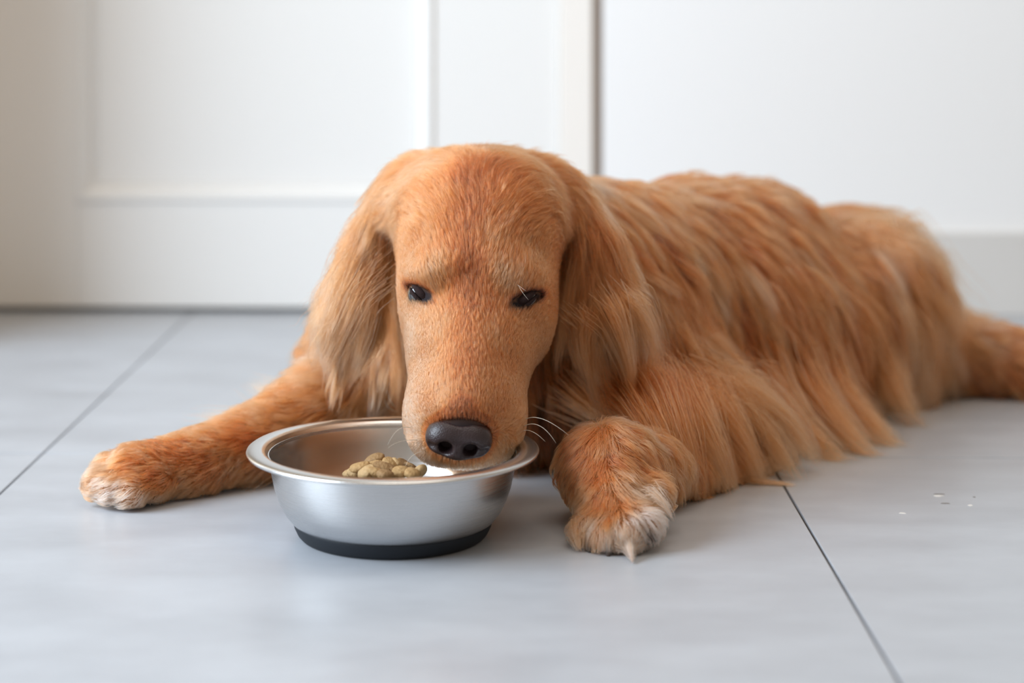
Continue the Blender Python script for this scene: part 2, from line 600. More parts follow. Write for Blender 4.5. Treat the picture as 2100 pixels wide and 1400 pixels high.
def surface_nets(G):
    s = G < 0
    m = np.zeros(tuple(n_ - 1 for n_ in G.shape), np.int8)
    for a in (0, 1):
        for b_ in (0, 1):
            for c in (0, 1):
                m += s[a:s.shape[0] - 1 + a, b_:s.shape[1] - 1 + b_, c:s.shape[2] - 1 + c]
    act = (m > 0) & (m < 8)
    idx = np.argwhere(act)
    vid = np.full(act.shape, -1, np.int32)
    vid[act] = np.arange(len(idx))
    acc = np.zeros((len(idx), 3))
    cnt_ = np.zeros(len(idx))
    for ax in range(3):
        o = [a for a in range(3) if a != ax]
        for u in (0, 1):
            for v in (0, 1):
                A = idx.copy()
                A[:, o[0]] += u
                A[:, o[1]] += v
                B = A.copy()
                B[:, ax] += 1
                ga = G[A[:, 0], A[:, 1], A[:, 2]]
                gb = G[B[:, 0], B[:, 1], B[:, 2]]
                c = (ga < 0) != (gb < 0)
                t = np.where(c, ga / np.where(c, ga - gb, 1), 0)
                p = A.astype(float)
                p[:, ax] += t
                acc[c] += p[c]
                cnt_[c] += 1
    V = acc / cnt_[:, None]
    faces = []
    for ax in range(3):
        o = [(ax + 1) % 3, (ax + 2) % 3]
        sl0 = [slice(None)] * 3
        sl1 = [slice(None)] * 3
        sl0[ax] = slice(0, -1)
        sl1[ax] = slice(1, None)
        ch = s[tuple(sl0)] != s[tuple(sl1)]
        E = np.argwhere(ch)
        ok = (E[:, o[0]] > 0) & (E[:, o[1]] > 0) & (E[:, o[0]] < G.shape[o[0]] - 1) & (E[:, o[1]] < G.shape[o[1]] - 1)
        E = E[ok]
        ins = s[E[:, 0], E[:, 1], E[:, 2]]
        q = []
        for (u, v) in ((0, 0), (-1, 0), (-1, -1), (0, -1)):
            A = E.copy()
            A[:, o[0]] += u
            A[:, o[1]] += v
            q.append(vid[A[:, 0], A[:, 1], A[:, 2]])
        q = np.stack(q, 1)
        q[~ins] = q[~ins][:, ::-1]
        faces.append(q)
    Fq = np.concatenate(faces)
    return V, Fq


V, Fq = surface_nets(G)
V = V * VX + np.array([GX0, GY0, GZ0])
print('mesh', V.shape, Fq.shape, time.time() - T0)
GR = np.stack(np.gradient(G, VX), -1).astype(np.float32)


def samp(A, P):
    q = (P - np.array([GX0, GY0, GZ0])) / VX
    q = np.clip(q, 0, np.array([nx, ny, nz]) - 1.001)
    i = q.astype(np.int32)
    f = (q - i).astype(np.float32)
    out = 0
    for a in (0, 1):
        wx = f[:, 0] if a else 1 - f[:, 0]
        for b_ in (0, 1):
            wy = f[:, 1] if b_ else 1 - f[:, 1]
            for c in (0, 1):
                wz = f[:, 2] if c else 1 - f[:, 2]
                w_ = wx * wy * wz
                v = A[i[:, 0] + a, i[:, 1] + b_, i[:, 2] + c]
                out = out + (v * w_[:, None] if v.ndim == 2 else v * w_)
    return out


def norm(v):
    return v / (np.linalg.norm(v, axis=-1, keepdims=True) + 1e-9)


# relax a little and put the vertices back on the field
for it in range(2):
    acc = np.zeros_like(V)
    cn = np.zeros(len(V))
    for j in range(4):
        a, b_ = Fq[:, j], Fq[:, (j + 1) % 4]
        np.add.at(acc, a, V[b_])
        np.add.at(cn, a, 1)
    V = 0.5 * V + 0.5 * acc / np.maximum(cn, 1)[:, None]
V[:, 2] = np.maximum(V[:, 2], 0.001)

dog = empty('dog', (0.02, 1.62, 0))
tag(dog, 'red golden long haired retriever dog lying down, head lowered over the steel bowl', 'dog')
off = Vector(dog.location)


def child(o):
    """keep world position while parenting to the dog"""
    o.parent = dog
    o.matrix_parent_inverse = Matrix.Translation(-off)
    return o


# skin material
M_skin, n, l, b = mat('dog_skin')
b.inputs['Roughness'].default_value = 0.8
b.inputs['Specular IOR Level'].default_value = 0.2
at = n.new('ShaderNodeAttribute')
at.attribute_name = 'skin_color'
l.new(at.outputs['Color'], b.inputs['Base Color'])

me = bpy.data.meshes.new('body')
me.vertices.add(len(V))
me.vertices.foreach_set('co', V.astype(np.float32).ravel())
me.loops.add(len(Fq) * 4)
me.loops.foreach_set('vertex_index', Fq.astype(np.int32).ravel())
me.polygons.add(len(Fq))
me.polygons.foreach_set('loop_start', np.arange(0, len(Fq) * 4, 4, dtype=np.int32))
me.polygons.foreach_set('use_smooth', np.ones(len(Fq), bool))
me.update(calc_edges=True)
me.materials.append(M_skin)
body = bpy.data.objects.new('body', me)
C.objects.link(body)
child(body)

# distance of points to each region
REG = []
for pr in PRIMS:
    if pr[0] not in REG:
        REG.append(pr[0])


def region(P):
    D = np.full((len(P), len(REG)), 9.0)
    for pr in PRIMS:
        i = REG.index(pr[0])
        D[:, i] = np.minimum(D[:, i], evalp(pr, P))
    return D.argmin(1)


NOSE = W(942, 898, 1.352)
EYEW = [W(a, b_, c) for a, b_, c, _ in EYES]


def eye_mask(P):
    """dark skin round the eyes, slanting outward"""
    m = np.zeros(len(P))
    x_, y_ = WP(P)
    for (cx, cy, a, rx, ry) in ((866, 607, 38, 34, 16), (1075, 620, -27, 38, 16)):
        t = math.radians(a)
        u = (x_ - cx) * math.cos(t) + (y_ - cy) * math.sin(t)
        v = -(x_ - cx) * math.sin(t) + (y_ - cy) * math.cos(t)
        q = np.sqrt((u / rx) ** 2 + (v / ry) ** 2)
        m = np.maximum(m, np.clip((1.3 - q) * 2.2, 0, 1) * (P[:, 1] < 1.47))
    return m


em = eye_mask(V)[:, None]
nm = np.clip(1.6 - np.linalg.norm((V - NOSE) / np.array([.026, .03, .020]), axis=1), 0, 1)[:, None]
sc_ = np.array([0.26, 0.115, 0.045]) * np.ones((len(V), 1))
sc_ = sc_ * (1 - em) + np.array([0.018, 0.013, 0.015]) * em
sc_ = sc_ * (1 - nm) + np.array([0.03, 0.02, 0.02]) * nm
ca = me.color_attributes.new('skin_color', 'FLOAT_COLOR', 'POINT')
ca.data.foreach_set('color', np.concatenate([sc_, np.ones((len(V), 1))], 1).astype(np.float32).ravel())

bvh = BVHTree.FromPolygons([tuple(v) for v in V], Fq.tolist())
EYE0 = np.array([0, 0, H])

# ------------------------------------------------------------------ fur guides, read off the photograph:
# region: (px, py, dx, dy, length cm, lift, tint)    tint 0 dark red-brown .. 0.5 golden .. 1 pale cream; left side paler, light from the left put into the tint
GUIDES = {
 'head_fur': [
  (945, 835, 0, -1, .5, .35, .40), (950, 770, 0, -1, .7, .35, .40), (958, 700, .05, -1, .8, .35, .38), (965, 640, .05, -1, .9, .3, .33),
  (900, 800, -.35, -1, .6, .3, .58), (1000, 800, .4, -1, .6, .3, .50), (860, 780, -.5, -1, .6, .3, .72), (1060, 790, .5, -.9, .6, .3, .55),
  (850, 860, -.7, -.3, .8, .35, .8), (1065, 870, .7, -.2, .8, .35, .6), (880, 930, -.3, .9, .9, .4, .9), (950, 950, 0, 1, .9, .4, .75), (1030, 925, .3, .9, .9, .4, .65),
  (890, 700, -.4, -1, .8, .3, .62), (1030, 700, .4, -1, .8, .3, .50), (845, 690, -.6, -.7, 1.0, .45, .72), (1090, 690, .7, -.6, .9, .35, .50),
  (870, 650, -.5, -.6, .8, .25, .66), (1075, 665, .6, -.6, .8, .25, .50), (825, 620, -.8, .2, 1.0, .4, .74), (1130, 620, .8, .1, 1.0, .35, .48),
  (895, 565, -.4, -1, .8, .25, .66), (1040, 575, .35, -1, .8, .25, .60), (965, 590, .0, -1, 1.1, .3, .30), (967, 535, .0, -1, 1.1, .3, .30), (985, 365, .1, -1, 2.0, .35, .30), (870, 530, -.5, -1, 1.2, .3, .60), (1080, 530, .5, -1, 1.2, .3, .50),
  (820, 540, -.8, .5, 1.1, .3, .72), (1140, 540, .7, .4, 1.1, .3, .46), (925, 500, -.3, -1, 1.4, .25, .45), (1010, 500, .5, -1, 1.5, .3, .55),
  (965, 480, -.1, -1, 1.5, .3, .30), (975, 400, -.1, -1, 1.8, .35, .26), (930, 420, -.4, -1, 1.8, .25, .48), (1030, 430, .6, -1, 1.8, .25, .46),
  (870, 440, -.9, -.5, 2.0, .2, .60), (1090, 440, 1, -.35, 2.2, .2, .44), (820, 460, -.9, .4, 2.2, .25, .68), (1145, 470, .9, .45, 2.4, .2, .42),
  (850, 380, -1, -.1, 2.4, .2, .60), (1120, 390, 1, .15, 2.6, .2, .46), (900, 350, -.7, -.7, 2.2, .25, .66), (1050, 350, .7, -.7, 2.4, .25, .45),
  (970, 330, -.05, -1, 2.2, .35, .50), (930, 320, -.3, -1, 2.2, .4, .55), (1030, 320, .4, -.9, 2.2, .35, .46),
  (1140, 420, 1, .6, 3.0, .2, .44), (820, 410, -.9, .5, 3.0, .2, .62),
 ],
 'ear_fur': [
  (850, 345, -.9, .3, 3.0, .2, .60), (825, 385, -.7, .8, 4.0, .2, .64), (790, 450, -.45, 1, 5.0, .2, .70), (765, 520, -.35, 1, 5.5, .2, .74), (740, 600, -.40, 1, 6.0, .22, .78), (720, 660, -.30, 1, 6.0, .2, .76),
  (770, 620, -.10, 1, 5.5, .2, .70), (785, 500, -.05, 1, 5.5, .2, .62), (760, 680, -.25, 1, 5.5, .2, .66), (730, 540, -.55, 1, 5.5, .2, .8)],
 'ear_fur.001': [
  (1120, 345, .9, .35, 3.0, .2, .48), (1155, 385, .8, .8, 4.0, .2, .50), (1195, 450, .4, 1, 5.5, .2, .52), (1180, 520, -.05, 1, 6.0, .2, .52), (1225, 520, .35, 1, 6.0, .2, .60), (1210, 600, .02, 1, 6.5, .2, .62),
  (1265, 620, .40, 1, 6.0, .2, .72), (1185, 640, -.12, 1, 6.0, .2, .55), (1240, 700, .18, 1, 5.5, .2, .68), (1290, 690, .35, 1, 5.5, .2, .74), (1200, 700, .02, 1, 5.5, .2, .60)],
 'coat': [
  (1220, 400, .8, .6, 3.0, .2, .50), (1280, 430, .7, .9, 3.5, .15, .46), (1340, 400, 1, .5, 3.0, .12, .44), (1430, 385, 1, .35, 2.5, .1, .40), (1540, 375, 1, .4, 2.5, .1, .38),
  (1620, 400, 1, .8, 3.0, .1, .36), (1330, 500, .55, 1, 4.5, .15, .40), (1350, 640, .25, 1, 5.0, .15, .34), (1330, 740, .4, 1, 4.5, .2, .36), (1450, 480, .8, .9, 4.0, .12, .40),
  (1430, 600, .45, 1, 5.0, .15, .36), (1560, 500, .8, 1, 4.5, .12, .36), (1540, 620, .45, 1, 6.0, .15, .36), (1640, 560, .5, 1, 6.0, .15, .36), (1480, 720, .3, 1, 6.5, .15, .36),
  (1600, 740, .3, 1, 7.5, .15, .38), (1680, 700, .25, 1, 8.0, .15, .34), (1660, 830, .35, 1, 8.0, .15, .42), (1720, 780, .3, 1, 8.5, .2, .42), (1680, 440, .9, .5, 3.5, .2, .46),
  (1760, 430, .6, .9, 4.5, .2, .48), (1830, 470, .6, 1, 6.0, .3, .50), (1880, 560, .5, 1, 6.0, .3, .50),
  (700, 760, -.5, .8, 4.0, .3, .56), (790, 770, -.1, 1, 4.0, .25, .50), (760, 830, -.3, .9, 4.0, .3, .50), (1130, 800, .1, 1, 5.0, .25, .20), (1200, 830, .2, 1, 5.5, .25, .26), (1300, 830, .4, 1, 5.0, .2, .40)],  # breast tints darkened: shade under the neck put into the fur colour
 'hind_leg_fur': [
  (1760, 520, .35, 1, 6.5, .2, .54), (1820, 560, .3, 1, 7.5, .25, .52), (1760, 640, .2, 1, 8.0, .2, .40), (1840, 680, .2, 1, 8.0, .2, .44), (1870, 620, .45, 1, 7.0, .25, .56),
  (1800, 780, .25, 1, 7.0, .2, .40), (1900, 740, .3, 1, 6.5, .25, .46), (1950, 700, .6, .8, 4.5, .2, .52), (2010, 720, .9, .4, 3.0, .15, .46), (2050, 760, .5, .9, 3.0, .2, .40), (2090, 750, .8, .6, 2.2, .15, .44)],
 'foreleg_fur': [
  (740, 800, -.6, .8, 3.5, .25, .50), (640, 850, -.9, .4, 2.8, .2, .46), (560, 880, -1, .3, 2.2, .2, .46), (480, 920, -1, .25, 1.8, .15, .44), (400, 950, -1, .2, 1.5, .15, .42),
  (470, 980, -.9, .4, 1.8, .2, .34), (330, 970, -1, .2, 1.3, .2, .40), (270, 960, -1, .1, 1.3, .2, .55), (210, 975, -1, .3, 1.3, .25, .78), (235, 1010, -.9, .5, 1.2, .25, .85), (280, 1010, -.8, .5, 1.2, .2, .78), (210, 940, -1, 0, 1.3, .25, .72)],
 'foreleg_fur.001': [
  (1400, 780, .9, .7, 4.5, .15, .46), (1480, 820, 1, .7, 5.0, .15, .52), (1560, 870, .9, .8, 5.0, .2, .58), (1400, 860, .5, 1, 5.5, .2, .40), (1480, 900, .5, 1, 5.0, .25, .42), (1560, 920, .7, .9, 4.5, .25, .52),
  (1380, 930, .5, 1, 4.5, .25, .40), (1320, 920, .6, .9, 3.5, .2, .44), (1230, 920, -.1, 1, 1.6, .2, .36), (1180, 960, -.3, 1, 1.6, .2, .30), (1290, 970, .7, .8, 2.6, .2, .55), (1330, 1000, .8, .5, 2.0, .25, .72),
  (1230, 1020, -.2, 1, 1.4, .3, .46), (1270, 1030, .2, 1, 1.4, .3, .58), (1210, 1080, -.15, 1, 1.7, .25, .66), (1250, 1085, .0, 1, 1.7, .25, .78), (1300, 1070, .3, 1, 1.6, .3, .92), (1325, 1085, .3, 1, 1.5, .3, .85)],
}
W3 = {  # world-space guides for the sides the lens does not see: point, direction, length, lift, tint
 'coat': [((.15, 1.85, .2), (.7, .6, -.2), 3, .1, .4), ((.05, 1.80, .12), (.4, .4, -1), 5, .15, .4), ((.30, 2.0, .15), (.5, .4, -1), 5, .15, .4), ((-.05, 1.72, .1), (-.2, .3, -1), 4, .2, .45),
          ((.2, 1.95, .08), (.4, .3, -1), 6, .2, .4), ((.46, 2.0, .12), (.8, .2, -.8), 6, .3, .5), ((0, 1.65, .22), (.5, .8, -.1), 3, .2, .5)],
 'hind_leg_fur': [((.5, 1.93, .04), (.8, .2, -.3), 3, .2, .45)],
 'foreleg_fur': [((-.13, 1.61, .05), (-.45, .75, .35), 4.5, .5, .55), ((-.18, 1.57, .045), (-.6, .7, .35), 4.0, .5, .6), ((-.22, 1.53, .035), (-.7, .6, .3), 3.0, .4, .6)],
 'foreleg_fur.001': [((.2, 1.66, .05), (.7, .5, -.3), 4, .2, .5)],
 'head_fur': [((0, 1.56, .25), (0, 1, 0.1), 2.5, .3, .55)] + [(tuple(W(x_, y_, 1.50)), (sx * .25, .7, -.7), 1.0, .25, .5) for x_, sx in ((812, -1), (1148, 1)) for y_ in (480, 560, 650)],
 'ear_fur': [((-.09, 1.52, .2), (-.2, .1, -1), 5, .2, .6)],
 'ear_fur.001': [((.09, 1.52, .2), (.2, .1, -1), 5, .2, .6)],
}
GD = {}
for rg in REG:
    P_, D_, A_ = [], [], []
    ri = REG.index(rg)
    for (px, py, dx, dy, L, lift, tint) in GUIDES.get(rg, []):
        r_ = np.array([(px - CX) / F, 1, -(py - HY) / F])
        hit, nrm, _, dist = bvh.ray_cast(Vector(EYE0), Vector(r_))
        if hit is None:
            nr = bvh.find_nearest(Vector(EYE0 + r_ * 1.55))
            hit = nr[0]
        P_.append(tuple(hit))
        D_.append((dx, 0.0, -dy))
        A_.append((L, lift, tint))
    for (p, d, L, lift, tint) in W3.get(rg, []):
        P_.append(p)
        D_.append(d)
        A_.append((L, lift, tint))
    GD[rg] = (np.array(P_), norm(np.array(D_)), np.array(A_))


def field(rg, P):
    gp, gd, ga = GD[rg]
    D2 = ((P ** 2).sum(1)[:, None] - 2 * P @ gp.T + (gp ** 2).sum(1)[None]) + 0.007 ** 2
    w_ = D2 ** -1.6
    w_ /= w_.sum(1, keepdims=True)
    return w_ @ gd, w_ @ ga


# ------------------------------------------------------------------ fur roots
tri = np.concatenate([Fq[:, [0, 1, 2]], Fq[:, [0, 2, 3]]])
A_, B_, C_ = V[tri[:, 0]], V[tri[:, 1]], V[tri[:, 2]]
cr_ = np.cross(B_ - A_, C_ - A_)
area_t = np.linalg.norm(cr_, axis=1) / 2
cen = (A_ + B_ + C_) / 3
nt = norm(samp(GR, cen))
rg_t = region(cen)
facing = (nt * norm(EYE0 - cen)).sum(1)
DENS = {'head_fur': 6.5e6, 'ear_fur': 1.0e6, 'ear_fur.001': 1.0e6, 'coat': 2.6e5, 'hind_leg_fur': 2.6e5, 'foreleg_fur': 9e5, 'foreleg_fur.001': 1.0e6}
dens = np.array([DENS[r] for r in REG])[rg_t]
dens = dens * np.where(facing > -0.15, 1.0, 0.22)
dens = dens * (cen[:, 2] > 0.006)
Q = float(globals().get('FUR_Q', 1.0))
rate = area_t * dens * Q
NT = int(rate.sum())
print('strands', NT, time.time() - T0)
ti = rng.choice(len(tri), NT, p=rate / rate.sum())
u, v = rng.random(NT), rng.random(NT)
fl = u + v > 1
u[fl], v[fl] = 1 - u[fl], 1 - v[fl]
ROOT = A_[ti] + u[:, None] * (B_ - A_)[ti] + v[:, None] * (C_ - A_)[ti]
RG = rg_t[ti]
# bare places: nose, eyes
x_, y_ = WP(ROOT)
bare = (np.linalg.norm((ROOT - NOSE + np.array((0, 0, .003))) / np.array([.0235, .022, .0165]), axis=1) < 1) | (eye_mask(ROOT) > 0.78)
keep = ~bare
ROOT, RG = ROOT[keep], RG[keep]


def fur_material(name, rough=0.36):
    m = bpy.data.materials.new(name)
    m.use_nodes = True
    n, l = m.node_tree.nodes, m.node_tree.links
    n.clear()
    out = n.new('ShaderNodeOutputMaterial')
    hb = n.new('ShaderNodeBsdfHairPrincipled')
    hb.model = 'CHIANG'
    hb.parametrization = 'COLOR'
    at = n.new('ShaderNodeAttribute')
    at.attribute_name = 'tint'
    hi = n.new('ShaderNodeHairInfo')
    ma = n.new('ShaderNodeMath')                       # tint + (random-.5)*.3
    ma.operation = 'MULTIPLY_ADD'
    l.new(hi.outputs['Random'], ma.inputs[0])
    ma.inputs[1].default_value = 0.26
    l.new(at.outputs['Fac'], ma.inputs[2])
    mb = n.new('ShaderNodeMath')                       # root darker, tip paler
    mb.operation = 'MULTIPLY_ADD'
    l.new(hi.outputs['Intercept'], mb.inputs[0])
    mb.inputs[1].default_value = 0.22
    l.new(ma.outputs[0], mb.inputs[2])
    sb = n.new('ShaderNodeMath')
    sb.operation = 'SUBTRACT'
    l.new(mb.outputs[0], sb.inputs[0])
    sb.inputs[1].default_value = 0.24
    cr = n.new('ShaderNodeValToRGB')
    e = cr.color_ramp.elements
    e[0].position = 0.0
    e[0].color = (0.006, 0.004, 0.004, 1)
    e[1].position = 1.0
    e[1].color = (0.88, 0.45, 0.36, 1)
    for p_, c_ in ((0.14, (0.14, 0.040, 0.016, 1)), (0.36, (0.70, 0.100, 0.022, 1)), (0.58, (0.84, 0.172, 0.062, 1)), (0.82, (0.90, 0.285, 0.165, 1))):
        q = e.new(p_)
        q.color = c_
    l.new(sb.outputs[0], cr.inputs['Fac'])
    l.new(cr.outputs['Color'], hb.inputs['Color'])
    hb.inputs['Roughness'].default_value = rough
    hb.inputs['Radial Roughness'].default_value = 0.55
    hb.inputs['Coat'].default_value = 0.0
    hb.inputs['IOR'].default_value = 1.5
    l.new(hb.outputs['BSDF'], out.inputs['Surface'])
    return m


M_fur = fur_material('golden_fur')
RAD = {'head_fur': .00010, 'ear_fur': .00015, 'ear_fur.001': .00015, 'coat': .00034, 'hind_leg_fur': .00034, 'foreleg_fur': .00022, 'foreleg_fur.001': .00020}
NPT = {'head_fur': 5, 'ear_fur': 9, 'ear_fur.001': 9, 'coat': 9, 'hind_leg_fur': 9, 'foreleg_fur': 7, 'foreleg_fur.001': 7}
LOCK = {'head_fur': (.0014, .18), 'ear_fur': (.0032, .7), 'ear_fur.001': (.0032, .7), 'coat': (.009, .62), 'hind_leg_fur': (.011, .75), 'foreleg_fur': (.005, .6), 'foreleg_fur.001': (.0055, .65)}
JIT = {'head_fur': (.06, 20, .06), 'ear_fur': (.05, 9, .10), 'ear_fur.001': (.05, 9, .10), 'coat': (.05, 7, .12), 'hind_leg_fur': (.06, 7, .14), 'foreleg_fur': (.09, 14, .12), 'foreleg_fur.001': (.08, 14, .12)}
THICK = {'head_fur': .0030, 'ear_fur': .007, 'ear_fur.001': .007, 'coat': .008, 'hind_leg_fur': .013, 'foreleg_fur': .007, 'foreleg_fur.001': .009}


def vnoise(P, s, seed):
    """smooth value noise from a few random plane waves"""
    r = np.random.default_rng(seed)
    o = np.zeros(len(P))
    for i in range(7):
        k = r.normal(size=3)
        k = k / np.linalg.norm(k) * s * r.uniform(.6, 1.6)
        o += np.sin(P @ k * 6.283 + r.uniform(0, 6.28))
    return o / 2.6


def grow(rg, P0):
    N = len(P0)
    K = NPT[rg]
    n0 = norm(samp(GR, P0))
    d0, a0 = field(rg, P0)
    L = a0[:, 0] * 0.01 * rng.uniform(0.7, 1.15, N) * (1.35 if rg in ('coat', 'hind_leg_fur') else 1.0)
    lift = a0[:, 1] * rng.uniform(.4, 1.6, N)
    fly = rng.random(N) < (.03 if 'head' in rg else .012)
    lift[fly] += rng.uniform(.1, .5, fly.sum())
    if rg == 'head_fur':                                # short hair on the sides of the face
        side_ = np.clip((np.abs(n0[:, 0]) - .45) * 4, 0, 1) * (WP(P0)[1] > 450)
        L *= 1 - .5 * side_
    tint = a0[:, 2]
    hmax = THICK[rg] * np.clip(a0[:, 0] / np.median(a0[:, 0]), .3, 1.6) * rng.uniform(.15, 1.0, N) ** .8
    pts = np.zeros((N, K, 3))
    pts[:, 0] = P0 - n0 * 0.001
    p = P0.copy()
    seg = L / (K - 1)
    long_ = np.clip((a0[:, 0] - 3) / 4, 0, 1)
    js, vf, va = JIT[rg]
    jit = rng.normal(0, js, (N, 3)) + np.stack([vnoise(P0, vf, 1), vnoise(P0, vf, 2), vnoise(P0, vf, 3)], 1) * va
    for k in range(1, K):
        t = k / (K - 1)
        d, _ = field(rg, p) if k % 2 == 1 else (d, None)
        g_ = samp(GR, p)
        nn = norm(g_)
        dt = d - (d * nn).sum(1, keepdims=True) * nn * np.where(long_ > .3, .75, 1.0)[:, None]
        v = norm(dt) + nn * (lift * (1 - .8 * t))[:, None] + jit
        v[:, 2] -= long_ * .5 * t
        v = norm(v)
        p = p + v * seg[:, None]
        s_ = samp(G, p)
        want = hmax * min(1, t * 2.2) + .0006
        push = np.clip(want - s_, 0, .02)
        pull = np.clip(s_ - want * 1.6, 0, .004) * (1 - long_) * (s_ < .03)
        p = p + nn * (push - pull * .5)[:, None]
        p[:, 2] = np.maximum(p[:, 2], 0.0006 + .004 * rng.random(N))
        pts[:, k] = p
    # locks
    size, stg = LOCK[rg]
    nc = max(4, int(N / max(4, (N * size * size / max(1e-6, len(P0) / (DENS[rg] * Q))) * 1.0)))
    ci = rng.choice(N, min(N, nc), replace=False)
    kd = kdtree.KDTree(len(ci))
    PJ = P0 + rng.normal(0, size * .25, P0.shape)
    for i, j in enumerate(ci):
        kd.insert(P0[j], i)
    kd.balance()
    own = np.array([kd.find(q)[1] for q in PJ])
    cc = pts[ci[own]]
    off_ = (pts - cc)
    t = np.linspace(0, 1, K)
    stv = stg * rng.uniform(.6, 1.0, len(ci))[own]
    stv[fly] = 0
    wgt = (stv[:, None] * t[None] ** 1.1)[..., None]
    pts = pts - off_ * wgt
    # each lock sways on its own
    amp = (rng.normal(0, 1, (len(ci), 3)) * np.minimum(.05 * L[ci], .004)[:, None])[own]
    ph = rng.uniform(0, 6.28, len(ci))[own]
    fr = rng.uniform(2.5, 6, len(ci))[own]
    pts += amp[:, None] * (np.sin(ph[:, None] + fr[:, None] * t[None]) - np.sin(ph)[:, None])[..., None] * (t ** 1)[None, :, None]
    pts[:, :, 2] = np.maximum(pts[:, :, 2], 0.0005)
    lt = rng.normal(0, .045 if rg == 'head_fur' else .09 if 'ear' in rg else .07, len(ci))[own]
    if 'head' in rg:
        tint = tint - .09
    if 'ear' in rg:
        tint = .30 + (tint - .30) * (.50 if '001' in rg else .62)
    md = norm(d0.mean(0)[None])[0]
    PS = P0 - (P0 @ md)[:, None] * md * .75
    tint = tint + lt + (.03 * vnoise(P0, 30, 5) if rg == 'head_fur' else .095 * vnoise(PS, 26, 5))
    return pts, tint


TUFTS = {   # locks drawn as control points (pixel, pixel, depth), strands, start spread, end spread, tint
 'foreleg_fur.001': [
  ([(1285, 1092, 1.325), (1292, 1125, 1.312), (1297, 1156, 1.299)], 260, .006, .0006, .85),
  ([(1320, 1010, 1.36), (1355, 1030, 1.35), (1378, 1062, 1.345)], 200, .007, .002, .80),
  ([(1185, 1085, 1.34), (1183, 1110, 1.33), (1190, 1132, 1.328)], 160, .006, .002, .66),
  ([(1470, 972, 1.535), (1540, 990, 1.525), (1625, 1000, 1.513)], 220, .006, .002, .60),
  ([(1470, 800, 1.58), (1590, 845, 1.565), (1672, 945, 1.56)], 700, .020, .005, .54),
  ([(1440, 800, 1.57), (1550, 860, 1.55), (1630, 975, 1.535)], 650, .020, .006, .50),
  ([(1420, 800, 1.55), (1500, 870, 1.52), (1565, 985, 1.515)], 600, .020, .006, .44),
  ([(1380, 790, 1.54), (1440, 870, 1.485), (1495, 990, 1.485)], 600, .020, .006, .42),
  ([(1340, 790, 1.53), (1390, 870, 1.465), (1430, 1005, 1.47)], 600, .020, .006, .38),
  ([(1300, 800, 1.52), (1350, 860, 1.455), (1390, 960, 1.45)], 450, .018, .006, .42),
  ([(1260, 810, 1.51), (1300, 850, 1.46), (1340, 910, 1.44)], 300, .016, .006, .36)],
 'coat': [
  ([(1620, 720, 1.70), (1680, 830, 1.66), (1790, 938, 1.615)], 420, .022, .008, .44),
  ([(1680, 700, 1.74), (1730, 820, 1.69), (1840, 912, 1.655)], 420, .022, .008, .42),
  ([(1560, 740, 1.67), (1620, 850, 1.63), (1730, 948, 1.60)], 380, .020, .008, .44),
  ([(1150, 780, 1.56), (1200, 830, 1.53), (1270, 880, 1.50)], 260, .018, .006, .46),
  ([(1240, 800, 1.55), (1320, 850, 1.53), (1380, 930, 1.51)], 300, .018, .006, .48)],
 'hind_leg_fur': [
  ([(1740, 560, 1.82), (1800, 720, 1.78), (1880, 880, 1.73)], 420, .022, .010, .46),
  ([(1790, 500, 1.85), (1850, 650, 1.82), (1910, 830, 1.80)], 380, .022, .010, .58),
  ([(1830, 470, 1.90), (1900, 590, 1.88), (1950, 800, 1.87)], 300, .020, .012, .52),
  ([(1850, 470, 1.95), (1905, 520, 1.97), (1965, 620, 1.97)], 50, .016, .018, .50),
  ([(1870, 510, 1.95), (1930, 580, 1.97), (1990, 655, 1.97)], 40, .018, .020, .52)],
 'foreleg_fur': [
  ([(640, 850, 1.60), (575, 815, 1.62), (515, 785, 1.64)], 160, .016, .008, .62),
  ([(540, 880, 1.56), (470, 868, 1.58), (400, 862, 1.60)], 130, .012, .008, .66),
  ([(600, 860, 1.59), (555, 850, 1.60), (520, 845, 1.62)], 120, .014, .006, .58),
  ([(560, 960, 1.53), (520, 995, 1.51), (500, 1012, 1.50)], 120, .010, .005, .60)],
 'ear_fur': [
  ([(730, 520, 1.50), (690, 600, 1.50), (640, 648, 1.50)], 90, .014, .012, .78),
  ([(740, 560, 1.49), (690, 680, 1.49), (655, 760, 1.50)], 200, .016, .008, .72),
  ([(756, 600, 1.492), (745, 690, 1.488), (725, 762, 1.488)], 220, .012, .004, .74)],
 'ear_fur.001': [
  ([(1250, 620, 1.47), (1290, 740, 1.475), (1290, 832, 1.485)], 260, .012, .0015, .72),
  ([(1205, 640, 1.475), (1200, 740, 1.48), (1235, 860, 1.49)], 150, .010, .0015, .60),
  ([(1186, 520, 1.498), (1160, 640, 1.488), (1142, 760, 1.488)], 110, .005, .003, .55),
  ([(1280, 600, 1.48), (1335, 690, 1.49), (1350, 770, 1.50)], 220, .012, .006, .70)],
}


